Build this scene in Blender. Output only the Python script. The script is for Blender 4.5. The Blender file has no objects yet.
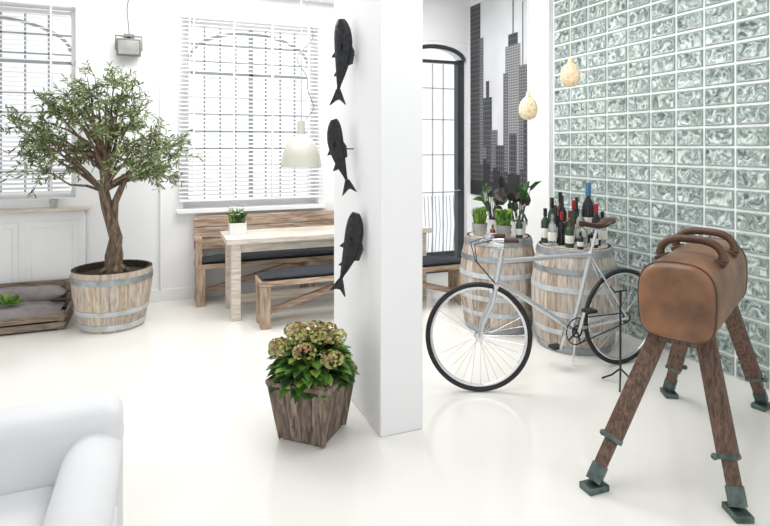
import bpy, bmesh, math, random
from mathutils import Vector, Matrix, Euler
random.seed(7)
S=bpy.context.scene
D2R=math.pi/180
# ------------------------------------------------------------------ materials
MC={}
def newmat(name):
    m=bpy.data.materials.new(name); m.use_nodes=True
    nt=m.node_tree; p=nt.nodes['Principled BSDF']
    return m,nt,p
def setp(p,k,v):
    if k in p.inputs: p.inputs[k].default_value=v
def c4(c): return (c[0],c[1],c[2],1)
def mat(name,c,rough=.5,metal=0,var=.06,scale=8,bump=0,trans=0,emit=None,es=0,coat=0):
    if name in MC: return MC[name]
    m,nt,p=newmat(name)
    tc=nt.nodes.new('ShaderNodeTexCoord'); n=nt.nodes.new('ShaderNodeTexNoise')
    n.inputs['Scale'].default_value=scale; n.inputs['Detail'].default_value=4
    nt.links.new(tc.outputs['Object'],n.inputs['Vector'])
    r=nt.nodes.new('ShaderNodeValToRGB')
    r.color_ramp.elements[0].position=.3; r.color_ramp.elements[1].position=.7
    r.color_ramp.elements[0].color=c4([max(0,x*(1-var)) for x in c])
    r.color_ramp.elements[1].color=c4([min(1,x*(1+var)) for x in c])
    nt.links.new(n.outputs['Fac'],r.inputs['Fac']); nt.links.new(r.outputs['Color'],p.inputs['Base Color'])
    setp(p,'Roughness',rough); setp(p,'Metallic',metal); setp(p,'Transmission Weight',trans); setp(p,'Coat Weight',coat)
    if emit: setp(p,'Emission Color',c4(emit)); setp(p,'Emission Strength',es)
    if bump:
        b=nt.nodes.new('ShaderNodeBump'); b.inputs['Strength'].default_value=bump; b.inputs['Distance'].default_value=.01
        nt.links.new(n.outputs['Fac'],b.inputs['Height']); nt.links.new(b.outputs['Normal'],p.inputs['Normal'])
    MC[name]=m; return m
def wood(name,c1,c2,axis='x',sc=5,rough=.65,stretch=12,bump=.25):
    if name in MC: return MC[name]
    m,nt,p=newmat(name)
    tc=nt.nodes.new('ShaderNodeTexCoord'); mp=nt.nodes.new('ShaderNodeMapping')
    s=[stretch]*3; s['xyz'.index(axis)]=1.2
    mp.inputs['Scale'].default_value=s
    n=nt.nodes.new('ShaderNodeTexNoise'); n.inputs['Scale'].default_value=sc; n.inputs['Detail'].default_value=6; n.inputs['Distortion'].default_value=.6
    nt.links.new(tc.outputs['Object'],mp.inputs['Vector']); nt.links.new(mp.outputs['Vector'],n.inputs['Vector'])
    r=nt.nodes.new('ShaderNodeValToRGB'); e=r.color_ramp.elements
    e[0].position=.33; e[0].color=c4(c1); e[1].position=.66; e[1].color=c4(c2)
    nt.links.new(n.outputs['Fac'],r.inputs['Fac']); nt.links.new(r.outputs['Color'],p.inputs['Base Color'])
    b=nt.nodes.new('ShaderNodeBump'); b.inputs['Strength'].default_value=bump; b.inputs['Distance'].default_value=.005
    nt.links.new(n.outputs['Fac'],b.inputs['Height']); nt.links.new(b.outputs['Normal'],p.inputs['Normal'])
    setp(p,'Roughness',rough); MC[name]=m; return m

WALL=mat('white_plaster',(.89,.895,.90),.7,var=.01,scale=3,bump=.03)
WHITE=mat('white_paint',(.88,.88,.88),.4,var=.01)
BLIND=mat('blind_slat',(.93,.93,.93),.5,var=.01)
FLOOR=mat('cream_floor_resin',(.84,.82,.775),.13,var=.015,scale=1.5)
TRIMG=mat('window_bar_grey',(.42,.44,.46),.5)
DARK=mat('door_dark_frame',(.035,.04,.045),.4,var=.1)
BLACK=mat('black_rubber',(.012,.012,.013),.55)
BLKM=mat('black_metal',(.03,.03,.032),.35,.6)
CAST=mat('fish_cast_iron',(.018,.019,.023),.36,.3,var=.5,scale=40,bump=.6)
CHROME=mat('brushed_chrome',(.72,.73,.75),.22,1,var=.05)
FRAME=mat('silver_frame_paint',(.62,.63,.65),.25,.6,var=.03)
HOOP=mat('galvanised_hoop',(.36,.39,.41),.45,.7,var=.25,scale=12)
HOOPW=mat('whitewashed_hoop',(.56,.59,.60),.55,.2,var=.2,scale=12)
SOIL=mat('soil',(.04,.03,.02),.95,var=.5,scale=40,bump=.6)
SOFA=mat('white_slipcover',(.74,.74,.755),.9,var=.02,scale=6,bump=.2)
CUSHD=mat('charcoal_cushion',(.022,.027,.034),.8,var=.2,scale=30)
CUSHG=mat('taupe_cushion',(.28,.25,.25),.9,var=.2,scale=10,bump=.4)
GREEN=mat('leaf_green',(.085,.20,.035),.5,var=.5,scale=14)
DGREEN=mat('leaf_dark_green',(.028,.085,.02),.4,var=.5,scale=14)
LGREEN=mat('leaf_lime_green',(.24,.38,.06),.5,var=.3,scale=14)
OLIVE1=mat('olive_leaf',(.13,.19,.06),.5,var=.4,scale=9)
OLIVE2=mat('olive_leaf_silver',(.28,.34,.15),.5,var=.3,scale=9)
OLIVE3=mat('olive_leaf_deep',(.055,.09,.028),.5,var=.4,scale=9)
BARK=wood('olive_bark',(.05,.032,.022),(.24,.17,.115),'z',9,.9,5,1)
PETG=mat('petal_green',(.44,.45,.15),.6,var=.35,scale=30)
PETR=mat('petal_russet',(.38,.19,.12),.6,var=.5,scale=30)
PETW=mat('petal_white',(.8,.8,.76),.6)
LEATHER=mat('brown_leather',(.20,.092,.042),.42,var=.55,scale=5,bump=.16,coat=.05)
LEATHD=mat('dark_leather',(.085,.038,.020),.42,var=.4,scale=9,bump=.1)
SADDLE=mat('saddle_leather',(.055,.02,.012),.35)
LEGW=wood('horse_leg_wood',(.055,.032,.022),(.18,.105,.07),'z',6)
SHOE=mat('patinated_iron_shoe',(.10,.135,.125),.45,.6,var=.5,scale=20)
RUSTW=wood('weathered_plank',(.10,.07,.055),(.36,.28,.22),'z',6,.8,9,.5)
RUSTD=wood('weathered_plank_dark',(.07,.05,.04),(.27,.21,.16),'z',6,.8,9,.5)
REC_X=wood('reclaimed_wood_x',(.24,.15,.095),(.60,.46,.35),'x',4,.7)
REC_Z=wood('reclaimed_wood_z',(.27,.18,.115),(.62,.48,.37),'z',4,.7)
TAB=wood('whitewashed_table',(.54,.47,.39),(.78,.72,.64),'x',4,.6)
PAL=wood('pallet_wood',(.12,.085,.06),(.34,.27,.21),'x',5,.8)
B1=wood('stave_light',(.38,.31,.25),(.64,.56,.48),'z',5,.75)
B2=wood('stave_mid',(.27,.20,.15),(.52,.43,.35),'z',5,.75)
B3=wood('stave_grey',(.34,.30,.27),(.68,.62,.56),'z',5,.75)
B1T=wood('tub_light',(.46,.36,.26),(.70,.60,.48),'z',5,.75)
B2T=wood('tub_mid',(.37,.29,.20),(.62,.51,.40),'z',5,.75)
GOLD=mat('amber_glass_mosaic',(.75,.58,.38),.25,var=.4,scale=45,emit=(1,.72,.38),es=.18)
CREAM=mat('enamel_cream',(.46,.455,.40),.25,var=.01)
BULB=mat('bulb',(1,1,1),.3,emit=(1,.95,.85),es=1)
POT=mat('zinc_pot',(.42,.42,.40),.5,.4,var=.2)
LAMPG=mat('lamp_grey',(.22,.22,.21),.5,.3,var=.2)
POTW=mat('white_ceramic',(.8,.8,.79),.3,var=.02)
BGRN=mat('bottle_green_glass',(.02,.06,.03),.06)
BAMB=mat('bottle_amber_glass',(.12,.04,.01),.06)
BCLR=mat('bottle_clear_glass',(.75,.82,.82),.05,trans=.85)
BBLK=mat('bottle_black_glass',(.012,.012,.015),.06)
LABEL=mat('paper_label',(.75,.73,.66),.7)
RED=mat('red_foil',(.35,.02,.03),.4); BLUE=mat('blue_foil',(.05,.18,.32),.35)

# ------------------------------------------------------------------ mesh builder
class B:
    def __init__(s,name): s.name=name; s.bm=bmesh.new(); s.mats=[]
    def mi(s,m):
        if m not in s.mats: s.mats.append(m)
        return s.mats.index(m)
    def box(s,c,sz,m,rot=None,taper=None):
        M=Matrix.Translation(c)
        if rot is not None: M=M@(rot.to_4x4() if isinstance(rot,Matrix) else Euler(rot).to_matrix().to_4x4())
        vs=[]
        for z in(-.5,.5):
            t=1 if (taper is None or z>0) else taper
            for x,y in((-.5,-.5),(.5,-.5),(.5,.5),(-.5,.5)):
                vs.append(s.bm.verts.new(M@Vector((x*sz[0]*t,y*sz[1]*t,z*sz[2]))))
        k=s.mi(m)
        for f in((3,2,1,0),(4,5,6,7),(0,1,5,4),(1,2,6,5),(2,3,7,6),(3,0,4,7)):
            fc=s.bm.faces.new([vs[i] for i in f]); fc.material_index=k
    def beam(s,p1,p2,w,d,m,up=(0,0,1)):
        p1=Vector(p1);p2=Vector(p2);z=(p2-p1);L=z.length;z.normalize()
        x=Vector(up).cross(z)
        if x.length<1e-3: x=Vector((1,0,0))
        x.normalize(); y=z.cross(x)
        R=Matrix((x,y,z)).transposed()
        s.box((p1+p2)/2,(w,d,L),m,R)
    def tube(s,pts,r,m,seg=10,closed=False,cap=True,sy=1.0):
        pts=[Vector(p) for p in pts]; n=len(pts); k=s.mi(m)
        rs=r if isinstance(r,(list,tuple)) else [r]*n
        rings=[]; prev=None
        for i in range(n):
            if closed: t=pts[(i+1)%n]-pts[i-1]
            else: t=pts[min(i+1,n-1)]-pts[max(i-1,0)]
            t.normalize()
            if prev is None:
                a=Vector((0,0,1)) if abs(t.z)<.9 else Vector((1,0,0))
                x=a.cross(t).normalized()
            else:
                x=prev-t*prev.dot(t)
                x.normalize()
            prev=x; y=t.cross(x)
            rings.append([s.bm.verts.new(pts[i]+rs[i]*(x*math.cos(2*math.pi*j/seg)+y*sy*math.sin(2*math.pi*j/seg))) for j in range(seg)])
        for i in range(n if closed else n-1):
            a=rings[i];b=rings[(i+1)%n]
            for j in range(seg):
                f=s.bm.faces.new((a[j],a[(j+1)%seg],b[(j+1)%seg],b[j])); f.material_index=k; f.smooth=True
        if cap and not closed:
            for R,fl in((rings[0],True),(rings[-1],False)):
                f=s.bm.faces.new(R[::-1] if fl else R); f.material_index=k
    def ring(s,c,R,r,m,axis='y',n=48,seg=8):
        pts=[]
        for i in range(n):
            a=2*math.pi*i/n; u,v=R*math.cos(a),R*math.sin(a)
            o={'y':(u,0,v),'z':(u,v,0),'x':(0,u,v)}[axis]
            pts.append(Vector(c)+Vector(o))
        s.tube(pts,r,m,seg,True)
    def lathe(s,prof,c,m,seg=32,M=None):
        k=s.mi(m); c=Vector(c); rings=[]
        for r,z in prof:
            rr=[]
            for j in range(seg):
                a=2*math.pi*j/seg; p=Vector((max(r,1e-4)*math.cos(a),max(r,1e-4)*math.sin(a),z))
                if M: p=M@p
                rr.append(s.bm.verts.new(c+p))
            rings.append(rr)
        for a,b in zip(rings,rings[1:]):
            for j in range(seg):
                f=s.bm.faces.new((a[j],a[(j+1)%seg],b[(j+1)%seg],b[j])); f.material_index=k; f.smooth=True
    def ell(s,c,r,m,seg=20,M=None):
        n=10
        prof=[(math.sin(math.pi*i/n),-math.cos(math.pi*i/n)) for i in range(n+1)]
        Sc=Matrix.Diagonal(Vector(r)); 
        s.lathe(prof,c,m,seg,(M@Sc) if M else Sc)
    def poly(s,pts,m,smooth=False):
        f=s.bm.faces.new([s.bm.verts.new(Vector(p)) for p in pts]); f.material_index=s.mi(m); f.smooth=smooth; return f
    def extr(s,pts2,fn,d,m):
        """extrude a 2-D polygon; fn(a,b,t) -> 3D"""
        k=s.mi(m); A=[s.bm.verts.new(Vector(fn(a,b,0))) for a,b in pts2]; Bq=[s.bm.verts.new(Vector(fn(a,b,d))) for a,b in pts2]
        n=len(A)
        f=s.bm.faces.new(A); f.material_index=k
        f=s.bm.faces.new(Bq[::-1]); f.material_index=k
        for i in range(n):
            f=s.bm.faces.new((A[i],Bq[i],Bq[(i+1)%n],A[(i+1)%n])); f.material_index=k
    def leaf(s,p,d,L,W,m,up=None,fold=.25):
        d=Vector(d).normalized(); u=Vector(up) if up else Vector((random.uniform(-1,1),random.uniform(-1,1),random.uniform(.2,1)))
        x=d.cross(u)
        if x.length<1e-3: x=d.cross(Vector((1,0,0)))
        x.normalize(); n=x.cross(d).normalized(); p=Vector(p); k=s.mi(m)
        c=s.bm.verts.new(p); t=s.bm.verts.new(p+d*L-n*L*.12)
        mid=s.bm.verts.new(p+d*L*.5)
        for sg in(-1,1):
            a=s.bm.verts.new(p+d*L*.28+x*sg*W*.45+n*W*fold); b=s.bm.verts.new(p+d*L*.68+x*sg*W*.4+n*W*fold*.8)
            f=s.bm.faces.new((c,a,b,t,mid) if sg>0 else (c,mid,t,b,a)); f.material_index=k; f.smooth=True
    def done(s,loc=(0,0,0),rz=0,bevel=0,bseg=2,recalc=True,sub=0,ang=40):
        if recalc: bmesh.ops.recalc_face_normals(s.bm,faces=s.bm.faces)
        me=bpy.data.meshes.new(s.name); s.bm.to_mesh(me); s.bm.free()
        for m in s.mats: me.materials.append(m)
        try: me.set_sharp_from_angle(angle=ang*D2R)
        except Exception: pass
        o=bpy.data.objects.new(s.name,me); S.collection.objects.link(o)
        o.location=loc; o.rotation_euler=(0,0,rz)
        if bevel:
            b=o.modifiers.new('bevel','BEVEL'); b.width=bevel; b.segments=bseg; b.limit_method='ANGLE'; b.angle_limit=50*D2R
        if sub:
            b=o.modifiers.new('sub','SUBSURF'); b.levels=sub; b.render_levels=sub
        return o

BW=6.27; RW=3.715; CH=3.5
# ------------------------------------------------------------------ room shell
b=B('floor'); b.box((-.6,2.0,-.05),(9.2,9.2,.1),FLOOR); b.done()
b=B('ceiling'); b.box((-.6,3.3,CH+.05),(9.2,6.6,.1),WALL); b.done()
def wb(name,u0,u1,z0,z1):
    b=B(name); b.box(((u0+u1)/2,BW+.14,(z0+z1)/2),(u1-u0,.28,z1-z0),WALL); b.done()
wb('wall_back',-5.2,-2.5,0,CH); wb('wall_back_apron',-2.5,-.76,0,1.1); wb('wall_back_lintel',-2.5,-.76,2.98,CH); wb('wall_back_pier',-.76,.24,0,CH)
wb('wall_back_apron',.24,1.70,0,.95); wb('wall_back_lintel',.24,1.70,2.98,CH); wb('wall_back_pier',1.70,2.80,0,CH); wb('wall_back_lintel',2.80,3.67,2.93,CH); wb('wall_back_pier',3.67,3.95,0,CH)
b=B('baseboard_back')
b.box((-1.2,BW-.008,.06),(7.9,.016,.12),WHITE); b.done(bevel=.003)
b=B('wall_right'); b.box((RW+.15,(4.63+6.27)/2,CH/2),(.3,6.27-4.63,CH),WALL); b.done()
b=B('wall_right_pier'); b.box((RW-.024,4.82,CH/2),(.048,.36,CH),WALL); b.done(bevel=.004)
b=B('trim_1'); b.box((-1,BW-.12,3.38),(6.4,.24,.24),WHITE); b.done(bevel=.01)

# ------------------------------------------------------------------ glass block wall
GC,nt,p=newmat('glass_block_face')
tc=nt.nodes.new('ShaderNodeTexCoord'); n=nt.nodes.new('ShaderNodeTexNoise')
n.inputs['Scale'].default_value=15; n.inputs['Detail'].default_value=3; n.inputs['Distortion'].default_value=1.6
nt.links.new(tc.outputs['Object'],n.inputs['Vector'])
n2=nt.nodes.new('ShaderNodeTexNoise'); n2.inputs['Scale'].default_value=1.1; n2.inputs['Detail'].default_value=2
nt.links.new(tc.outputs['Object'],n2.inputs['Vector'])
r=nt.nodes.new('ShaderNodeValToRGB'); e=r.color_ramp.elements
e[0].position=.32; e[0].color=(.09,.12,.11,1); e[1].position=.68; e[1].color=(.72,.80,.765,1)
q=e.new(.5); q.color=(.31,.37,.35,1)
ad=nt.nodes.new('ShaderNodeMath'); ad.operation='MULTIPLY_ADD'; ad.inputs[1].default_value=.3; ad.inputs[2].default_value=-.15
nt.links.new(n2.outputs['Fac'],ad.inputs[0])
a2=nt.nodes.new('ShaderNodeMath'); a2.operation='ADD'; nt.links.new(n.outputs['Fac'],a2.inputs[0]); nt.links.new(ad.outputs[0],a2.inputs[1])
nt.links.new(a2.outputs[0],r.inputs['Fac']); nt.links.new(r.outputs['Color'],p.inputs['Base Color'])
bp=nt.nodes.new('ShaderNodeBump'); bp.inputs['Strength'].default_value=.6; bp.inputs['Distance'].default_value=.02
nt.links.new(n.outputs['Fac'],bp.inputs['Height']); nt.links.new(bp.outputs['Normal'],p.inputs['Normal'])
setp(p,'Roughness',.1)
GE=mat('glass_block_edge',(.32,.39,.365),.2,var=.25,scale=30)
MORT=mat('white_mortar',(.87,.89,.88),.6,var=.02)
b=B('wall_glass_block')
b.box((RW+.10,(1.0+4.63)/2,CH/2),(.2,3.63,CH),MORT)
bw,bh=.24,.1455; v=4.63-.015
k1=b.mi(GC);k2=b.mi(GE)
def P(u,v,z): return b.bm.verts.new((u,v,z))
while v-bw>1.0:
    for j in range(24):
        z0=j*bh+.008; z1=(j+1)*bh-.008
        if z1>CH: break
        a0=v-bw+.008; a1=v-.008
        R0=[P(RW,a0,z0),P(RW,a1,z0),P(RW,a1,z1),P(RW,a0,z1)]
        i=.006; R1=[P(RW-.012,a0+i,z0+i),P(RW-.012,a1-i,z0+i),P(RW-.012,a1-i,z1-i),P(RW-.012,a0+i,z1-i)]
        i=.014; R2=[P(RW-.010,a0+i,z0+i),P(RW-.010,a1-i,z0+i),P(RW-.010,a1-i,z1-i),P(RW-.010,a0+i,z1-i)]
        i=.026; R3=[P(RW-.004,a0+i,z0+i),P(RW-.004,a1-i,z0+i),P(RW-.004,a1-i,z1-i),P(RW-.004,a0+i,z1-i)]
        for A,Bq,kk in((R0,R1,k2),(R1,R2,k2),(R2,R3,k1)):
            for q in range(4):
                f=b.bm.faces.new((A[q],Bq[q],Bq[(q+1)%4],A[(q+1)%4])); f.material_index=kk
        f=b.bm.faces.new(R3[::-1]); f.material_index=k1
    v-=bw
b.done(recalc=False)

# ------------------------------------------------------------------ skyline mural (flat print on right wall)
def facade(name,c1,c2,sx,sz):
    m,nt,p=newmat(name); tc=nt.nodes.new('ShaderNodeTexCoord')
    sp=nt.nodes.new('ShaderNodeSeparateXYZ'); cb=nt.nodes.new('ShaderNodeCombineXYZ')
    nt.links.new(tc.outputs['Object'],sp.inputs[0]); nt.links.new(sp.outputs['Y'],cb.inputs['X']); nt.links.new(sp.outputs['Z'],cb.inputs['Y'])
    br=nt.nodes.new('ShaderNodeTexBrick'); br.offset=0; br.inputs['Scale'].default_value=1
    br.inputs['Brick Width'].default_value=sx; br.inputs['Row Height'].default_value=sz; br.inputs['Mortar Size'].default_value=min(sx,sz)*.22
    br.inputs['Color1'].default_value=c4(c1); br.inputs['Color2'].default_value=c4([x*1.5 for x in c1]); br.inputs['Mortar'].default_value=c4(c2)
    nt.links.new(cb.outputs[0],br.inputs['Vector']); nt.links.new(br.outputs['Color'],p.inputs['Base Color']); setp(p,'Roughness',.5)
    return m
SKY=mat('print_sky',(.66,.67,.69),.5,var=.15,scale=1.2)
F1=facade('print_tower_dark',(.010,.010,.012),(.08,.08,.09),.05,.06)
F2=facade('print_tower_grey',(.025,.025,.03),(.20,.20,.21),.03,.035)
F3=facade('print_tower_light',(.06,.06,.07),(.32,.32,.32),.035,.03)
PB=mat('print_black',(.01,.01,.012),.5,var=.5,scale=12); PW=mat('print_water',(.07,.07,.08),.5,var=.8,scale=20)
b=B('skyline_mural')
b.box((RW-.007,5.63,2.2),(.012,1.24,2.4),SKY)
def T(v0,v1,z0,z1,m,k): b.box((RW-.013-.0012*k,(v0+v1)/2,(z0+z1)/2),(.0012,v1-v0,z1-z0),m)
T(5.03,6.24,1.0,1.18,PB,1); T(5.03,6.24,1.18,1.27,PW,1)
T(6.00,6.24,1.2,3.39,F1,1); T(5.93,6.02,1.2,2.95,F2,2)
T(5.74,5.93,1.2,2.20,F1,2); T(5.62,5.76,1.2,1.8,F2,3); T(5.80,5.87,2.2,2.4,F1,2)
T(5.17,5.46,1.2,2.75,F3,2); T(5.05,5.2,1.2,2.5,F2,3); T(5.22,5.40,2.75,2.88,F1,3); T(5.30,5.315,2.88,3.39,PB,3)
T(5.40,5.50,1.2,2.45,F2,3)
T(5.03,5.11,1.2,1.9,F1,4); T(5.48,5.66,1.2,1.62,F1,4); T(5.12,5.13,2.5,3.2,PB,4); T(5.86,5.98,1.2,1.6,F2,4); T(5.24,5.38,1.2,1.75,F1,4)
for i in range(16):
    v0=5.03+i*.0755; T(v0,v0+.07,1.18,1.28+random.random()*.18,random.choice([F1,F2,PB]),5)
b.done()

# ------------------------------------------------------------------ windows
def window(name,u0,u1,z0,z1,nu,nz):
    b=B(name); y=BW+.20; w=u1-u0
    for u in(u0+.03,u1-.03): b.box((u,y,(z0+z1)/2),(.058,.07,z1-z0),WHITE)
    for z in(z0+.03,z1-.03): b.box(((u0+u1)/2,y,z),(w-.12,.07,.058),WHITE)
    b.box(((u0+u1)/2,y,z0+(z1-z0)*.72),(w-.12,.06,.04),TRIMG)
    b.box(((u0+u1)/2,y,(z0+z1)/2),(.04,.06,z1-z0-.1),TRIMG)
    for i in range(1,nu): 
        u=u0+.06+(w-.12)*i/nu; b.box((u,y,(z0+z1)/2),(.014,.03,z1-z0-.12),TRIMG)
    for i in range(1,nz):
        z=z0+.06+(z1-z0-.12)*i/nz; b.box(((u0+u1)/2,y,z),(w-.12,.03,.014),TRIMG)
    um=(u0+u1)/2
    b.tube([(um-(w/2-.07)*math.cos(a*math.pi/16),y,z1-.42+.32*math.sin(a*math.pi/16)) for a in range(17)],.016,TRIMG,8)
    b.done()
window('window_1',-2.5,-.76,1.1,2.98,8,9)
window('window_2',.24,1.70,.95,2.98,8,10)
b=B('trim_4'); b.box((.97,BW-.04,.925),(1.60,.078,.045),WHITE); b.done(bevel=.005)
def blind(name,u0,u1,z0,z1):
    b=B(name); y=BW-.05; w=u1-u0; um=(u0+u1)/2
    b.box((um,y,z1+.03),(w,.06,.06),BLIND); b.box((um,y,z0),(w,.05,.025),BLIND)
    z=z0+.045
    while z<z1: b.box((um,y,z),(w,.048,.003),BLIND,(20*D2R,0,0)); z+=.044
    for k in range(4):
        u=u0+w*(k+.35)/3.7
        for dy in(-.026,.026): b.box((u,y+dy,(z0+z1)/2),(.012,.0015,z1-z0),BLIND)
    b.tube([(u0+.1,y-.04,z1),(u0+.1,y-.045,z0+.4)],.004,BLIND,6)
    b.done()
blind('venetian_blind',-2.52,-.80,1.16,2.96); blind('venetian_blind',.20,1.72,1.04,2.96)
b=B('trim_2')
b.box((-1.5,BW-.045,.53),(1.66,.05,.9),WHITE)
for u in(-2.0,-1.45,-.95):
    b.box((u,BW-.073,.53),(.44,.012,.72),WHITE); b.box((u,BW-.083,.53),(.34,.012,.6),WHITE)
b.box((-1.5,BW-.08,1.0),(1.74,.155,.035),TAB)
b.done(bevel=.006)
# ------------------------------------------------------------------ arched door
b=B('door_1'); y=BW+.12
for u in(2.83,): b.box((u,y,1.36),(.05,.09,2.72),DARK)
b.box((3.62,y,1.36),(.09,.10,2.72),DARK)
pts=[(2.803,2.928),(2.803,2.70)]+[(3.235-.432*math.cos(a*math.pi/12),2.70+.19*math.sin(a*math.pi/12)) for a in range(1,12)]+[(3.667,2.70),(3.667,2.928)]
b.extr(pts,lambda x,z,t:(x,BW+.001+t,z),.27,WALL)
b.tube([(3.235-.405*math.cos(a*math.pi/20),y-.09,2.70+.165*math.sin(a*math.pi/20)) for a in range(21)],.026,DARK,8)
b.box((3.235,y,2.69),(.78,.07,.035),DARK)
b.box((3.235,y,.03),(.78,.08,.06),DARK)
b.box((2.885,y,1.36),(.04,.045,2.6),DARK)
b.box((3.235,y,.16),(.62,.04,.2),DARK)
for i in range(1,4): b.box((2.93+.61*i/4,y,1.36),(.009,.02,2.6),TRIMG)
for z in(1.02,1.5,1.95,2.35): b.box((3.235,y,z),(.62,.02,.012),TRIMG)
for i in range(12):
    u=2.95+.052*i; b.tube([(u,y-.02,.27),(u+.02,y-.02,.6),(u,y-.02,.98)],.005,TRIMG,6)
b.tube([(3.58,y-.05,1.05),(3.58,y-.09,1.05),(3.50,y-.09,1.05)],.01,CHROME,8)
b.done()

# ------------------------------------------------------------------ column
b=B('column'); b.box((1.26,(2.865+3.75)/2,CH/2),(.26,.885,CH),WALL); b.done(bevel=.008)

# fish sculptures
def fish(loc,L,tilt,rz,bend):
    b=B('fish_sculpture'); n=22; rings=[]; k=b.mi(CAST); seg=18
    def cx(t): return bend*math.sin(t*math.pi*1.15)
    R=Matrix.Rotation(tilt,3,'Y')
    def T_(p): return R@Vector(p)
    for i in range(n+1):
        t=i/n; z=L*(.5-t*.84)
        prof=max(.004,.118*L*math.sin(math.pi*min(1,(t*.97+.03))**.62)**.85)
        if t>.86: prof=max(prof,.022*L)
        a=prof; th=prof*.62
        rings.append([b.bm.verts.new(T_((cx(t)+a*math.cos(2*math.pi*j/seg),th*math.sin(2*math.pi*j/seg),z))) for j in range(seg)])
    for A,Q in zip(rings,rings[1:]):
        for j in range(seg):
            f=b.bm.faces.new((A[j],A[(j+1)%seg],Q[(j+1)%seg],Q[j])); f.material_index=k; f.smooth=True
    b.bm.faces.new(rings[0]); b.bm.faces.new(rings[-1][::-1])
    x1=cx(1)
    def fin(pts,th=.012): b.extr(pts,lambda a,c,t:T_((a,t-th/2,c)),th,CAST)
    fin([(x1-.02*L,-.31*L),(x1-.11*L,-.50*L),(x1-.02*L,-.44*L),(x1+.03*L,-.43*L),(x1+.11*L,-.49*L),(x1+.03*L,-.31*L)])
    xm=cx(.4)
    fin([(xm+.08*L,.26*L),(xm+.15*L,.12*L),(xm+.13*L,-.02*L),(xm+.07*L,-.04*L)])
    fin([(xm-.07*L,.18*L),(xm-.16*L,.06*L),(xm-.08*L,.06*L)])
    fin([(xm-.05*L,-.06*L),(xm-.12*L,-.16*L),(xm-.03*L,-.15*L)])
    for sg in(-1,1):
        b.ell(T_((cx(.08)-.02*L,sg*.045*L,.42*L)),(.014*L*1.3,.012,.018*L),CAST,10)
        b.poly([T_((xm-.03*L,sg*.085*L,.24*L)),T_((xm+.03*L,sg*.09*L,.20*L)),T_((xm+.01*L,sg*.12*L,.08*L))],CAST)
    W2=Matrix.Rotation(-rz,3,'Z')@Vector((1.127-loc[0],0,0))
    b.tube([T_((0,0,.05)),T_((0,0,.05))+W2],.004,CAST,8)
    return b.done(loc,rz)
rz=-50*D2R
fish((1.035,3.30,2.12),.53,2*D2R,rz,.02); fish((1.035,3.28,1.54),.47,-13*D2R,rz,-.02); fish((1.035,3.16,.965),.51,14*D2R,rz,.02)

# ------------------------------------------------------------------ pendant lamps
b=B('pendant_lamp')
x0,y0=1.32,5.5
b.lathe([(.0,1.86),(.035,1.86),(.04,1.80),(.04,1.73),(.075,1.70),(.12,1.66),(.16,1.60),(.185,1.52),(.20,1.42),(.205,1.40),(.195,1.40),(.18,1.52),(.15,1.60),(.11,1.655),(.0,1.68)],(x0,y0,0),CREAM,40)
b.ell((x0,y0,1.53),(.05,.05,.065),BULB)
b.tube([(x0,y0,1.85),(x0,y0,CH)],.006,POT,8)
pts=[]
for i in range(60):
    t=i/59; pts.append((x0+.05+.06*math.sin(t*11)+.03*math.sin(t*23),y0+.03*math.cos(t*13),1.88+t*1.3))
b.tube(pts,.005,LAMPG,6)
b.lathe([(0,CH),(.05,CH),(.05,CH-.03),(0,CH-.035)],(x0,y0,0),CREAM,24)
b.done()
def globe(x,y,z):
    b=B('globe_pendant')
    b.lathe([(0,-.10),(.03,-.095),(.06,-.072),(.076,-.03),(.076,.015),(.06,.06),(.035,.09),(.02,.11),(.018,.14),(0,.142)],(x,y,z),GOLD,24)
    for i in range(8):
        a=i*math.pi/4
        b.tube([(x+rr*math.cos(a),y+rr*math.sin(a),z+zz) for rr,zz in((.03,-.095),(.062,-.072),(.078,-.03),(.078,.015),(.062,.06),(.036,.09))],.003,LABEL,5)
    b.tube([(x,y,z+.13),(x,y,CH)],.004,LABEL,6)
    b.lathe([(0,CH),(.04,CH),(.04,CH-.025),(0,CH-.03)],(x,y,0),WHITE,20)
    b.done()
globe(2.936,3.99,1.93); globe(3.134,3.694,2.19)
b=B('flood_lamp'); x,y=-.278,BW
b.box((x,y-.10,2.60),(.22,.12,.17),LAMPG,(12*D2R,0,0)); b.box((x,y-.165,2.588),(.19,.01,.135),POT,(12*D2R,0,0))
for s_ in(-1,1): b.box((x+s_*.12,y-.08,2.64),(.012,.03,.14),LAMPG)
b.box((x,y-.08,2.715),(.25,.03,.012),LAMPG); b.box((x,y-.017,2.70),(.10,.03,.10),LAMPG); b.box((x,y-.05,2.715),(.03,.07,.02),LAMPG)
b.tube([(x,y-.012,2.75),(x-.02,y-.012,3.0),(x+.01,y-.012,3.25)],.006,LAMPG,6)
b.done(bevel=.006)
b=B('trim_3'); b.tube([(.02,BW-.016,.12),(.02,BW-.016,3.25)],.012,WHITE,8); b.done()

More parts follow.
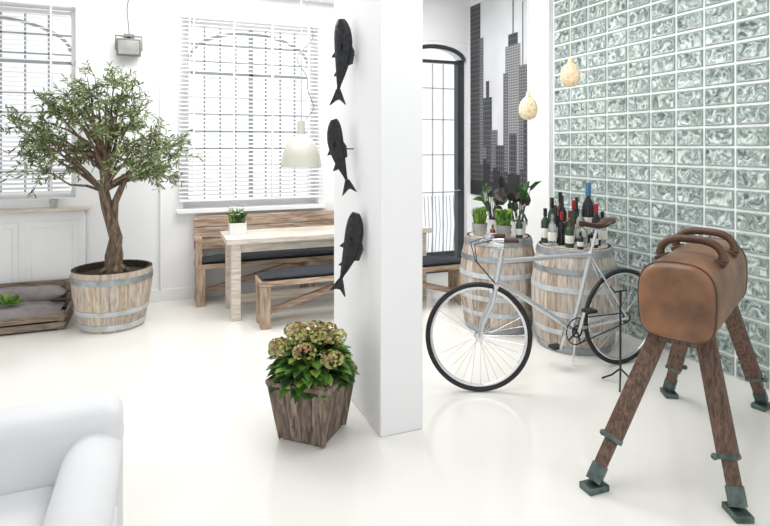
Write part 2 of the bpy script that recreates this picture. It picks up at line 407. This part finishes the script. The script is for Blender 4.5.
# ------------------------------------------------------------------ barrels
def staves(b,prof,ms,n=26,c=(0,0)):
    for i in range(n):
        a0=2*math.pi*(i+.02)/n; a1=2*math.pi*(i+.98)/n; k=b.mi(random.choice(ms)); prev=None
        for r,z in prof:
            row=[b.bm.verts.new(((r)*math.cos(a),(r)*math.sin(a),z)) for a in(a0,(a0+a1)/2,a1)]
            if prev:
                for q in range(2):
                    f=b.bm.faces.new((prev[q],prev[q+1],row[q+1],row[q])); f.material_index=k; f.smooth=True
            prev=row
BH=.81
def barrel(name,x,y,h,rm,re):
    b=B(name); R=lambda z: re+(rm-re)*math.sin(math.pi*z/h)**.9 if 0<z<h else re
    prof=[(R(h*i/16),h*i/16) for i in range(17)]
    b.lathe([(0,.001)]+[(r-.006,z) for r,z in prof]+[(re-.025,h)],(0,0,0),B2,48)
    staves(b,prof,[B1,B2,B3])
    b.lathe([(re,h),(0,h)],(0,0,0),B3,40)
    for z0,z1 in((.01,.06),(.15,.19),(.29,.33),(h-.33,h-.29),(h-.19,h-.15),(h-.06,h-.01)):
        b.lathe([(R(z0)+.001,z0),(R(z0)+.006,z0),(R(z1)+.006,z1),(R(z1)+.001,z1)],(0,0,0),HOOPW if z0>.1 and z0<h-.2 else HOOP,48)
    b.done((x,y,0),random.random())
barrel('wine_barrel',3.145,3.66,BH,.34,.285)
barrel('wine_barrel',2.83,4.29,BH,.34,.285)

# ------------------------------------------------------------------ olive tree in half barrel
b=B('olive_tree')
R=lambda z: .26+.072*math.sin(min(1,z/.52)*math.pi*.55)
prof=[(R(.52*i/10),.52*i/10) for i in range(11)]
b.lathe([(0,.001)]+[(r-.006,z) for r,z in prof],(0,0,0),B2T,48)
staves(b,prof,[B1T,B2T,B1],28)
b.lathe([(R(.52),.52),(R(.52)-.03,.52),(R(.52)-.03,.46),(0,.49)],(0,0,0),SOIL,40)
for z0,z1,m in((.02,.07,HOOPW),(.15,.19,HOOPW),(.42,.47,HOOP)):
    b.lathe([(R(z0)+.001,z0),(R(z0)+.007,z0),(R(z1)+.007,z1),(R(z1)+.001,z1)],(0,0,0),m,48)
RT=Vector((.927,-.375,0)); DP=Vector((.375,.927,0)); UP=Vector((0,0,1))
def I(dx,z,d=0): return RT*dx+DP*d+UP*z
tr=[I(.02,.47),I(.0,.62),I(.03,.78),I(-.01,.92),I(-.05,1.06),I(-.08,1.2),I(-.06,1.36),I(-.05,1.5)]
b.tube(tr,[.085,.066,.056,.052,.05,.045,.04,.03],BARK,12)
b.tube([I(.03,.47),I(.045,.62,.02),I(.03,.8),I(.0,.95,.02),I(.02,1.1),I(.10,1.28),I(.18,1.42)],[.05,.04,.036,.035,.032,.026,.018],BARK,10)
for a in range(5):
    q=a*1.3; b.tube([I(.02,.56),I(.02+.12*math.cos(q),.49,.12*math.sin(q))],[.04,.015],BARK,8)
tg=[(-.16,2.24),(-.43,2.06),(-.72,1.86),(-.88,1.74),(-.55,1.6),(-.3,1.85),(0,2.0),(.16,2.14),(.30,1.92),(.45,1.70),(.54,1.50),(.45,1.33),(.18,1.55),(0,1.75),(-.5,1.42),(.34,1.56),(-.62,1.72),(-.04,2.24),(.50,1.62),(-.6,1.96),(-.78,1.5),(.1,1.85),(-.28,2.15),(.38,1.40),(-.35,1.55)]
OL=[OLIVE1,OLIVE2,OLIVE1,OLIVE3,OLIVE2]
def clampv(p):
    p=Vector(p); 
    if p.y>.50: p.y=.50
    return p
for ti,(dx,z) in enumerate(tg):
    for rep in range(2):
        d=random.uniform(-.42,.05) if rep==0 else random.uniform(-.05,.42)
        d*= (1-.5*abs(dx))
        e=clampv(I(dx+random.uniform(-.05,.05),z+random.uniform(-.05,.05),d))
        s0=random.choice(tr[5:]); mid=s0.lerp(e,.5)+Vector((0,0,random.uniform(-.04,.12)))
        b.tube([s0,s0.lerp(mid,.5)+Vector((0,0,.02)),mid,mid.lerp(e,.5)+Vector((0,0,.03)),e],[.018,.013,.010,.006,.003],BARK,6)
        for t in range(9):
            base=mid.lerp(e,random.uniform(.4,1.02))
            dr=Vector((random.gauss(0,1),random.gauss(0,1),random.gauss(.25,.9))).normalized()
            dr=(dr+(e-s0).normalized()*.5).normalized(); LN=random.uniform(.10,.24)
            tip=clampv(base+dr*LN+Vector((0,0,-.03)))
            b.tube([base,base.lerp(tip,.5)+Vector((0,0,.01)),tip],[.003,.002,.0012],BARK,4,cap=False)
            for q in range(12):
                pt=base.lerp(tip,.15+.85*q/11)
                ld=(dr*.7+Vector((random.gauss(0,.8),random.gauss(0,.8),random.gauss(0,.7))))
                b.leaf(clampv(pt),ld,random.uniform(.04,.07),random.uniform(.012,.018),random.choice(OL))
for v_ in b.bm.verts:
    if v_.co.y>.55: v_.co.y=.55
b.done((-.385,5.60,0),recalc=False)

# ------------------------------------------------------------------ pallet pet bed
def cushion(b,c,sz,m,n=12,puff=.5):
    k=b.mi(m); g={}
    for sd in(1,-1):
        for i in range(n+1):
            for j in range(n+1):
                x=i/n*2-1;y=j/n*2-1
                h=((1-abs(x)**4)*(1-abs(y)**4))**.45
                if sd==-1 and (i in(0,n) or j in(0,n)): g[(sd,i,j)]=g[(1,i,j)]; continue
                g[(sd,i,j)]=b.bm.verts.new(Vector(c)+Vector((x*sz[0]/2,y*sz[1]/2,sd*h*sz[2]/2+(.008*math.sin(x*7+y*5)*h if sd>0 else 0))))
        for i in range(n):
            for j in range(n):
                q=(g[(sd,i,j)],g[(sd,i+1,j)],g[(sd,i+1,j+1)],g[(sd,i,j+1)])
                f=b.bm.faces.new(q if sd>0 else q[::-1]); f.material_index=k; f.smooth=True
b=B('pallet_pet_bed')
u0,u1,v0,v1=-2.35,-.765,5.60,6.12
for z in(.045,.115): b.box(((u0+u1)/2,v0,z),(u1-u0,.022,.055),PAL)
for z in(.045,.115,.185,.25,.31): b.box(((u0+u1)/2,v1,z),(u1-u0,.022,.055),PAL)
for u in(u0,u1):
    for z in(.045,.115): b.box((u,(v0+v1)/2,z),(.022,v1-v0,.055),PAL)
    for v in(v0+.03,v1-.03): b.box((u+(.03 if u<-1.5 else -.03),v,.08 if v<5.9 else .165),(.05,.05,.16 if v<5.9 else .33),PAL)
b.box(((u0+u1)/2,v0+.03,.08),(.05,.05,.16),PAL)
b.box(((u0+u1)/2,(v0+v1)/2,.03),(u1-u0-.03,v1-v0-.03,.02),PAL)
cushion(b,(-1.56,5.86,.125),(1.48,.46,.17),CUSHG); cushion(b,(-1.2,6.0,.24),(.78,.2,.14),CUSHG); cushion(b,(-2.0,6.0,.24),(.6,.2,.14),CUSHG)
for i in range(22):
    b.leaf((-1.24+random.uniform(-.09,.09),5.74,.225),(random.uniform(-1,1),random.uniform(-.6,.6),random.uniform(.1,.6)),.12,.05,random.choice([LGREEN,GREEN]),up=(0,0,1))
b.done(recalc=False,bevel=.003)

# ------------------------------------------------------------------ farmhouse table and benches
b=B('dining_table')
u0,u1,v0,v1=.57,2.65,5.25,5.83
for i in range(4): b.box(((u0+u1)/2,v0+(v1-v0)*(i+.5)/4,.73),(u1-u0,(v1-v0)/4-.003,.05),TAB)
for u in(u0+.09,u1-.09):
    for v in(v0+.07,v1-.07): b.box((u,v,.3525),(.085,.085,.705),TAB)
    b.box((u,(v0+v1)/2,.66),(.05,v1-v0-.2,.09),TAB); b.box((u,(v0+v1)/2,.14),(.06,v1-v0-.2,.08),TAB)
b.box(((u0+u1)/2,(v0+v1)/2,.14),(u1-u0-.25,.06,.07),TAB)
for v in(v0+.08,v1-.08): b.box(((u0+u1)/2,v,.66),(u1-u0-.25,.03,.08),TAB)
b.done(bevel=.004)
def bench(name,u0,u1,v0,v1,back=False):
    b=B(name); um=(u0+u1)/2; vm=(v0+v1)/2
    for i in range(2): b.box((um,v0+(v1-v0)*(i+.5)/2,.395),(u1-u0,(v1-v0)/2-.004,.045),REC_X)
    cushion(b,(um,vm,.445),(u1-u0-.03,v1-v0-.02,.075),CUSHD)
    us=[u0+.05,u1-.05]
    if u1-u0>2.2: us.append(um)
    for u in us:
        for v in(v0+.045,v1-.045): b.box((u,v,.186),(.085,.075,.372),REC_Z)
        b.box((u,vm,.33),(.045,v1-v0-.15,.08),REC_Z); b.box((u,vm,.06),(.07,v1-v0-.14,.07),REC_Z)
    b.beam((u0+.11,vm,.12),(um-.05,vm,.36),.05,.05,REC_X)
    b.beam((u1-.11,vm,.12),(um+.05,vm,.36),.05,.05,REC_X)
    if back:
        for u in(u0+.06,um,u1-.06): b.box((u,v1+.01,.43),(.08,.045,.86),REC_Z)
        for z in(.58,.70,.82): b.box((um,v1-.03,z),(u1-u0,.03,.11),REC_X)
        for v in(v0+.05,): 
            b.box((u0+.03,v,.55),(.06,.07,.28),REC_Z)
        b.box((u0+.03,vm,.66),(.07,v1-v0,.04),REC_X)
    b.done(bevel=.004)
bench('wooden_bench',.82,2.92,4.93,5.235)
bench('backrest_bench',.34,2.70,5.87,6.20,True)
b=B('potted_flowers')
b.box((.71,5.58,.811),(.16,.10,.11),POTW); b.box((.71,5.58,.865),(.14,.08,.006),SOIL)
for i in range(80):
    x=.71+random.uniform(-.07,.07);y=5.58+random.uniform(-.03,.03)
    b.leaf((x,y,.86),(random.gauss(0,.45),random.gauss(0,.4),1),random.uniform(.07,.17),.014,random.choice([GREEN,LGREEN,DGREEN]))
for i in range(14):
    c=Vector((.71+random.uniform(-.10,.10),5.58+random.uniform(-.06,.06),random.uniform(.94,1.05)))
    b.tube([(.71,5.58,.86),c],.0015,GREEN,4)
    for j in range(7): b.leaf(c,(math.cos(j*.9),math.sin(j*.9),.35),.025,.018,PETW,up=(0,0,1))
b.done(recalc=False)
b=B('ledge_pot'); b.lathe([(0,1.02),(.03,1.02),(.04,1.10),(.035,1.10),(.03,1.05),(0,1.05)],(-.93,6.15,0),POT,20); b.done()

# ------------------------------------------------------------------ hydrangea planter
b=B('hydrangea_planter')
Hh=.335
def wall4(m1,m2):
    t,bq=.175,.128
    for k in range(4):
        R=Matrix.Rotation(k*math.pi/2,3,'Z')
        for i in range(4):
            a0=-1+i*.5+.012; a1=-1+(i+1)*.5-.012
            pts=[(bq*a0,0.0),(bq*a1,0.0),(t*a1,Hh),(t*a0,Hh)]
            mm=m1 if (i+k)%2 else m2
            b.extr(pts,lambda a,z,d,R=R:R@Vector((a,-(bq+(t-bq)*z/Hh)+d,z+.012)),.018,mm)
        b.beam(R@Vector((-t-.004,-t-.004,Hh-.01)),R@Vector((t+.004,-t-.004,Hh-.01)),.03,.022,m1)
        b.beam(R@Vector((bq,-bq,.012)),R@Vector((t,-t,Hh)),.025,.025,m2)
wall4(RUSTW,RUSTD)
b.box((0,0,.013),(.24,.24,.024),RUSTD); b.box((0,0,Hh-.04),(.30,.30,.02),SOIL)
for i in range(520):
    a=random.random()*2*math.pi; el=random.uniform(-.25,1.0); rr=random.uniform(.65,1.05)
    d=Vector((math.cos(a)*math.cos(el*1.4),math.sin(a)*math.cos(el*1.4),math.sin(el*1.4)))
    p=Vector((d.x*.18*rr,d.y*.18*rr,.35+max(-.04,d.z*.16*rr)))
    b.leaf(p,(d.x,d.y,d.z*.4-.15+random.uniform(-.2,.2)),random.uniform(.06,.10),random.uniform(.045,.065),random.choice([GREEN,DGREEN,GREEN,LGREEN]),up=(d.x*.3,d.y*.3,1),fold=.12)
heads=[(0,.02,.575),(.13,.02,.55),(-.13,.03,.55),(.03,-.15,.51),(.17,-.10,.47),(-.14,-.12,.49),(.02,.13,.54),(.08,-.05,.57),(-.05,-.07,.56),(-.20,-.02,.47)]
for hx,hy,hz in heads:
    for i in range(110):
        d=Vector((random.gauss(0,1),random.gauss(0,1),random.gauss(.3,1))).normalized()
        p=Vector((hx,hy,hz))+Vector((d.x*.055,d.y*.055,d.z*.03))
        t1=d.cross(Vector((random.gauss(0,1),random.gauss(0,1),random.gauss(0,1)))).normalized()
        b.leaf(p,t1+d*.4,.023,.021,PETR if random.random()<.36 else PETG,up=d)
    b.tube([(hx*.4,hy*.4,.33),(hx*.8,hy*.8,hz-.08),(hx,hy,hz)],.004,GREEN,5)
b.done((.80,3.06,0),-.75,recalc=False)

# ------------------------------------------------------------------ white sofa
b=B('white_sofa')
W=2.0;Dp=.92
def rbox(c,sz,r=.05,rot=None):
    bb=bmesh.new(); bmesh.ops.create_cube(bb,size=1)
    for v in bb.verts: v.co=Vector((v.co.x*sz[0],v.co.y*sz[1],v.co.z*sz[2]))
    bmesh.ops.bevel(bb,geom=bb.edges[:],offset=r,segments=5,profile=.5,affect='EDGES')
    M=Matrix.Translation(c)@(Euler(rot).to_matrix().to_4x4() if rot else Matrix.Identity(4))
    k=b.mi(SOFA); mp={}
    for v in bb.verts: mp[v]=b.bm.verts.new(M@v.co)
    for f in bb.faces:
        g=b.bm.faces.new([mp[v] for v in f.verts]); g.material_index=k; g.smooth=True
    bb.free()
rbox((-W/2,-Dp/2,.17),(W-.06,Dp-.06,.34),.03)
rbox((-W/2,-.13,.36),(W-.04,.22,.62),.06,(-.06,0,0))
for x in(-.11,-W+.11):
    rbox((x,-Dp/2,.27),(.14,Dp-.02,.54),.035)
    b.tube([(x,-.01,.51),(x,-.03,.51),(x,-Dp+.03,.51),(x,-Dp+.01,.51)],[.07,.092,.092,.07],SOFA,28)
for i in range(2):
    rbox((-.19-.405-.81*i,-.56,.385),(.80,.68,.15),.04)
for x in(-.11,-W+.11):
    b.ring((x,-Dp+.008,.51),.09,.005,SOFA,'y',32,6)
b.tube([(-.20,-.90,.46),(-W+.20,-.90,.46)],.006,SOFA,8)
b.done((-.105,2.42,0),0*D2R,ang=60)

# ------------------------------------------------------------------ bicycle
b=B('bicycle')
XR=1.215
fw=Vector((0,0,.352)); rw=Vector((XR,0,.352)); bb_=Vector((.76,0,.31))
ht=Vector((.165,0,.86)); hb=Vector((.125,0,.70)); st=Vector((.925,0,.83))
Rw=.337
def wheel(c):
    b.ring(c,Rw,.015,BLACK,'y',64,10); b.ring(c,Rw-.024,.010,CHROME,'y',64,8)
    b.tube([c+Vector((0,-.05,0)),c+Vector((0,.05,0))],.014,CHROME,12)
    for s_ in(-1,1): b.lathe([(0,0),(.028,0),(.028,.004),(0,.004)],c+Vector((0,s_*.03,0)),CHROME,16,Matrix.Rotation(math.pi/2,3,'X'))
    for i in range(32):
        a=2*math.pi*i/32; a2=a+(.35 if i%4<2 else -.35); s_=.028 if i%2 else -.028
        b.tube([c+Vector((.025*math.cos(a2),s_,.025*math.sin(a2))),c+Vector(((Rw-.03)*math.cos(a),0,(Rw-.03)*math.sin(a)))],.0014,CHROME,4)
tb=lambda p,q,r=.016,m=FRAME:b.tube([p,q],r,m,12)
wheel(fw)
for s_ in(-1,1):
    b.tube([hb+Vector((-.005,s_*.04,-.03)),hb+Vector((-.035,s_*.05,-.14)),fw+Vector((.03,s_*.05,.1)),fw+Vector((0,s_*.05,0))],[.013,.013,.010,.008],FRAME,10)
b.tube([hb+Vector((-.005,-.05,-.025)),hb+Vector((-.005,.05,-.025))],.016,FRAME,10)
stem=ht+(ht-hb).normalized()*.08
tb(ht,stem,.013,CHROME); cl=stem+Vector((-.085,0,.02)); tb(stem,cl,.012,CHROME)
b.tube([cl+Vector(q) for q in((.13,-.23,.03),(.06,-.22,.03),(.0,-.15,.03),(-.02,-.07,.01),(0,0,0),(-.02,.07,.01),(0,.15,.03),(.06,.22,.03),(.13,.23,.03))],.0115,CHROME,10)
for s_ in(-1,1):
    b.tube([cl+Vector((.05,s_*.218,.03)),cl+Vector((.14,s_*.232,.03))],.017,SADDLE,12)
    b.tube([cl+Vector((-.0,s_*.16,.03)),cl+Vector((-.04,s_*.19,.0)),cl+Vector((.05,s_*.24,-.02))],.006,CHROME,8)
    b.tube([cl+Vector((-.01,s_*.15,.03)),cl+Vector((-.12,s_*.1,.0)),cl+Vector((-.10,s_*.03,-.12)),hb+Vector((-.01,s_*.02,.0))],.0035,BLACK,6)
b.lathe([(0,0),(.026,0),(.032,.02),(.026,.035),(0,.04)],cl+Vector((.0,.07,.02)),CHROME,16)
b.box(hb+Vector((-.04,0,-.05)),(.02,.07,.03),CHROME)
ax=(ht-hb).normalized(); SR=Matrix.Rotation(-24*D2R,3,ax)
for v_ in b.bm.verts: v_.co=ht+SR@(v_.co-ht)
wheel(rw)
tb(ht,hb,.021); tb(ht+(hb-ht)*.15,st,.016); tb(hb+(ht-hb)*.12,bb_,.018); tb(bb_,st+(st-bb_)*.05,.016)
b.tube([bb_+Vector((0,-.04,0)),bb_+Vector((0,.04,0))],.024,FRAME,14)
for s_ in(-1,1):
    tb(bb_+Vector((0,s_*.02,0)),rw+Vector((0,s_*.055,0)),.010); tb(st+Vector((0,s_*.012,-.02)),rw+Vector((0,s_*.055,0)),.008)
sp=st+(st-bb_).normalized()*.19; tb(st,sp,.012,CHROME)
tb(st-(st-bb_)*.01,st+(st-bb_)*.04,.021,CHROME)
k=b.mi(SADDLE); rings=[]
for i in range(13):
    t=i/12; x=-.155+.29*t; w=.020+.058*max(0,(t-.35)/.65)**1.3; z=.035+.012*math.cos(t*6)+(.012 if t>.8 else 0)
    if i in(0,12): w*=.6
    rings.append([b.bm.verts.new(sp+Vector((x,w*math.cos(2*math.pi*j/12),z+(.016 if math.sin(2*math.pi*j/12)>0 else .03)*math.sin(2*math.pi*j/12)))) for j in range(12)])
for A,Q in zip(rings,rings[1:]):
    for j in range(12):
        f=b.bm.faces.new((A[j],A[(j+1)%12],Q[(j+1)%12],Q[j])); f.material_index=k; f.smooth=True
for q in(rings[0],rings[-1][::-1]): f=b.bm.faces.new(q); f.material_index=k
for s_ in(-1,1): b.tube([sp+Vector((-.13,s_*.01,.02)),sp+Vector((0,s_*.02,-.005)),sp+Vector((.11,s_*.035,.02))],.004,CHROME,6)
b.ring(bb_+Vector((0,-.05,0)),.092,.004,BLKM,'y',40,6); b.ring(bb_+Vector((0,-.05,0)),.04,.006,BLKM,'y',24,6)
for i in range(5):
    a=i*2*math.pi/5; b.beam(bb_+Vector((0,-.05,0)),bb_+Vector((.09*math.cos(a),-.05,.09*math.sin(a))),.014,.004,BLKM)
b.ring(rw+Vector((0,-.045,0)),.034,.006,BLKM,'y',24,6)
tb(bb_+Vector((0,-.05,.092)),rw+Vector((0,-.045,.036)),.0045,BLKM); tb(bb_+Vector((0,-.05,-.092)),rw+Vector((0,-.045,-.036)),.0045,BLKM)
ca=75*D2R
for s_,a in((-1,ca),(1,ca+math.pi)):
    e=bb_+Vector((.165*math.cos(a),s_*.075,.165*math.sin(a)))
    b.beam(bb_+Vector((0,s_*.065,0)),e,.012,.022,CHROME); b.box(e+Vector((0,s_*.05,0)),(.08,.07,.02),BLACK)
b.tube([bb_+Vector((.06,.03,0)),Vector((.87,.12,.012))],.007,CHROME,8)
b.done((1.955,3.18,0),0)

# ------------------------------------------------------------------ vaulting horse
b=B('vaulting_horse'); C0=Vector((2.655,2.14,0)); ang=28*D2R
k=b.mi(LEATHER); rings=[]; n=40; Lh=.50
secs=[(-1.0,.74),(-.99,.85),(-.96,.94),(-.91,.985),(-.82,1.0)]+[(-.6+.15*i,1.0) for i in range(9)]+[(.82,1.0),(.91,.985),(.96,.94),(.99,.85),(1.0,.74)]
zc=.868; HW=.175
for sx,sc in secs:
    rr=[]
    for j in range(n):
        a=2*math.pi*j/n; ca_,sa=math.cos(a),math.sin(a); pw=.56 if sa>0 else .46
        y=HW*math.copysign(abs(ca_)**pw,ca_); z=.175*math.copysign(abs(sa)**(pw*1.1),sa)
        if z>0: z*=1.0+.10*(1-(y/HW)**2); y*=.97
        else: y*=.93+.04*(1-abs(z)/.18)
        rr.append(b.bm.verts.new((sx*Lh,y*sc,zc+z*sc)))
    rings.append(rr)
for A,Q in zip(rings,rings[1:]):
    for j in range(n):
        f=b.bm.faces.new((A[j],A[(j+1)%n],Q[(j+1)%n],Q[j])); f.material_index=k; f.smooth=True
for q in(rings[0],rings[-1][::-1]): f=b.bm.faces.new(q); f.material_index=k
for idx in(3,len(secs)-4):
    co_=[v_.co.copy() for v_ in rings[idx]]; b.tube(co_,.006,LEATHD,6,True)
for x in(-.15,.19):
    pts=[]
    for i in range(17):
        a=math.pi*i/16; pts.append((x,.145*math.copysign(abs(math.cos(a))**.7,math.cos(a)),zc+.165+.097*math.sin(a)**.8))
    b.tube(pts,[.026]+[.020]*15+[.026],LEATHD,12)
    for s_ in(-1,1): b.box((x,s_*.135,zc+.158),(.09,.055,.022),LEATHD,(s_*-.35,0,0))
b.box((0,0,zc-.185),(.86,.16,.04),LEGW)
def loc(u,v): 
    d=Vector((u-C0.x,v-C0.y,0)); return Matrix.Rotation(-ang,3,'Z')@d
feet=[loc(1.887,2.06),loc(2.33,1.68),loc(3.43,2.32),loc(3.05,2.66)]
tops=[(-.36,.09),(-.30,-.09),(.36,-.09),(.30,.09)]
for ft,tp in zip(feet,tops):
    t=Vector((tp[0],tp[1],zc-.17)); f=Vector((ft.x,ft.y,.05)); dd=(f-t).normalized()
    b.beam(t,t.lerp(f,.74),.082,.06,LEGW,up=(1,0,0)); b.beam(t.lerp(f,.5),f,.056,.044,LEGW,up=(1,0,0))
    m=t.lerp(f,.74); b.beam(m-dd*.012,m+dd*.01,.088,.066,SHOE,up=(1,0,0))
    kx=Vector((dd.x,dd.y,0)).normalized(); cr=kx.cross(Vector((0,0,1)))
    b.tube([m-cr*.055,m+cr*.06],.007,SHOE,8); b.ell(m+cr*.062,(.015,.015,.015),SHOE,10)
    b.beam(f-dd*.07,f+dd*.01,.066,.054,SHOE,up=(1,0,0))
    R=Matrix.Rotation(math.atan2(kx.y,kx.x),3,'Z')
    b.box((f.x,f.y,.015),(.11,.078,.028),SHOE,R)
b.done((C0.x,C0.y,0),ang,bevel=.005)

# ------------------------------------------------------------------ thin black stand
b=B('bicycle_stand')
x,y=2.88,2.90
b.tube([(x,y,.05),(x,y,.63)],.007,BLKM,8); b.tube([(x-.05,y,.63),(x+.05,y,.63)],.006,BLKM,8)
b.tube([(x-.05,y,.63),(x-.06,y+.03,.66)],.005,BLKM,8); b.tube([(x+.05,y,.63),(x+.06,y+.03,.66)],.005,BLKM,8)
for a in(3.9,-.2,1.9): b.tube([(x,y,.11),(x+.06*math.cos(a),y+.06*math.sin(a),.05),(x+.13*math.cos(a),y+.13*math.sin(a),.006)],.006,BLKM,8)
b.done()

# ------------------------------------------------------------------ things on the barrels
TB=BH+.001
def bottle(name,x,y,h,r,m,cap=None,label=True,nk=.35):
    b=B(name)
    b.lathe([(0,0),(r,0),(r,h*(1-nk)*.92),(r*.85,h*(1-nk)*1.02),(r*.38,h*(1-nk*.72)),(r*.34,h*.98),(r*.40,h*.985),(r*.40,h),(0,h)],(0,0,0),m,20)
    if label: b.lathe([(r+.001,h*.15),(r+.0015,h*.16),(r+.0015,h*.42),(r+.001,h*.43)],(0,0,0),LABEL,20)
    if cap: b.lathe([(r*.42,h*.78),(r*.46,h*.79),(r*.46,h+.003),(0,h+.004)],(0,0,0),cap,16)
    b.done((x,y,TB))
def bl(cx,cy,dx,dd): 
    p=RT*dx+DP*dd; return cx+p.x,cy+p.y
c1=(3.145,3.66); c2=(2.83,4.29)
def L(dx,dd,*a,c=c1):
    x,y=bl(*c,dx,dd); bottle(a[0],x,y,*a[1:])
L(.14,.07,'champagne_bottle',.49,.048,BBLK,BLUE)
L(.04,.13,'wine_bottle',.34,.036,BGRN,RED)
L(.15,-.08,'wine_bottle',.33,.036,BBLK,RED)
L(-.05,.15,'wine_bottle',.38,.036,BBLK)
L(-.14,.14,'wine_bottle',.36,.036,BGRN,BBLK)
L(.09,.21,'wine_bottle',.36,.036,BBLK,None)
L(-.04,.235,'wine_bottle',.40,.034,BAMB,BBLK)
L(-.04,-.01,'liquor_bottle',.27,.040,BAMB,None,True,.3)
L(.055,.01,'liquor_bottle',.29,.036,BCLR,None,True,.3)
L(-.14,.05,'liquor_bottle',.31,.036,BBLK,None,True)
L(-.22,.06,'liquor_bottle',.28,.034,BGRN,BBLK,True)
L(-.20,-.07,'liquor_bottle',.25,.034,BCLR,None,True)
L(-.09,-.16,'liquor_bottle',.22,.034,BGRN,None,True)
L(.02,-.15,'liquor_bottle',.20,.036,BCLR,None,False)
L(-.12,-.05,'liquor_bottle',.26,.03,BBLK,RED,False)
L(.10,-.17,'liquor_bottle',.17,.03,BBLK,BLUE,True)
L(.23,.0,'liquor_bottle',.26,.032,BCLR,BBLK,True)
L(-.03,-.23,'sauce_bottle',.13,.024,BBLK,None,True)
L(.15,-.17,'liquor_bottle',.19,.03,BGRN,None,True,c=c2)
L(-.09,-.22,'sauce_bottle',.12,.024,BAMB,None,True,c=c2)
def pot(name,x,y,r,h,m,n,ln,wd,mats,spread,zup=.0,big=False,tall=.2):
    b=B(name)
    b.lathe([(0,0),(r*.8,0),(r,h),(r*.9,h),(r*.85,h*.85),(0,h*.85)],(0,0,0),m,24); b.lathe([(0,h*.86),(r*.86,h*.86)],(0,0,0),SOIL,20)
    for i in range(n):
        a=random.random()*6.283; rr=random.random()*r*.75
        p=Vector((rr*math.cos(a),rr*math.sin(a),h*.86))
        d=Vector((math.cos(a)*spread*random.random(),math.sin(a)*spread*random.random(),1))
        if big:
            t=p+d.normalized()*random.uniform(.08,tall); b.tube([p,p.lerp(t,.5)+Vector((0,0,.01)),t],.0035,MC['leaf_maroon'],5)
            b.leaf(t,(d.x+random.gauss(0,.25),d.y+random.gauss(0,.25),random.uniform(-.3,1.0)),random.uniform(ln*.7,ln),wd,random.choice(mats),fold=.15)
        else:
            p.z+=random.random()*zup; b.leaf(p,d,random.uniform(ln*.6,ln),wd,random.choice(mats))
    b.done((x,y,TB),recalc=False)
MAR=mat('leaf_maroon',(.035,.026,.020),.4,var=.5,scale=20); 
x,y=bl(*c2,-.17,-.03); pot('potted_wheatgrass',x,y,.07,.11,POT,210,.17,.010,[GREEN,LGREEN],.22)
x,y=bl(*c2,.02,-.15); pot('potted_herb',x,y,.07,.11,POT,330,.07,.04,[GREEN,LGREEN,GREEN],.6,.10)
x,y=bl(*c2,-.01,.16); pot('potted_begonia',x,y,.06,.12,POTW,18,.14,.07,[DGREEN,MAR,GREEN],.35,0,True,.30)
x,y=bl(*c2,.19,.02); pot('potted_begonia',x,y,.07,.12,POTW,20,.16,.08,[DGREEN,MAR,DGREEN],.4,0,True,.32)

# ------------------------------------------------------------------ camera, world, lights
cam=bpy.data.cameras.new('camera'); co=bpy.data.objects.new('camera',cam); S.collection.objects.link(co)
co.location=(0,0,1.6); co.rotation_euler=(90*D2R,0,-22*D2R)
cam.sensor_width=36; cam.lens=560/770*36; cam.shift_y=-116/770; cam.clip_start=.05
S.camera=co
w=bpy.data.worlds.new('world'); S.world=w; w.use_nodes=True
bg=w.node_tree.nodes['Background']; bg.inputs['Color'].default_value=(.97,.985,1,1); bg.inputs['Strength'].default_value=1.07
def area(n,loc,rot,sx,sy,pw,c=(1,1,1)):
    l=bpy.data.lights.new(n,'AREA'); l.shape='RECTANGLE'; l.size=sx; l.size_y=sy; l.energy=pw; l.color=c
    o=bpy.data.objects.new(n,l); S.collection.objects.link(o); o.location=loc; o.rotation_euler=rot
area('added_fill_light_1',(1.0,4.9,3.44),(0,0,0),3.2,1.6,112)  # added fill below the ceiling, lifts the back of the room; no fixture there
area('added_fill_light_2',(1.9,2.4,3.44),(0,0,0),2.0,1.4,38)  # second added fill, nearer the camera; no fixture there either
S.view_settings.view_transform='Standard'; S.view_settings.exposure=0
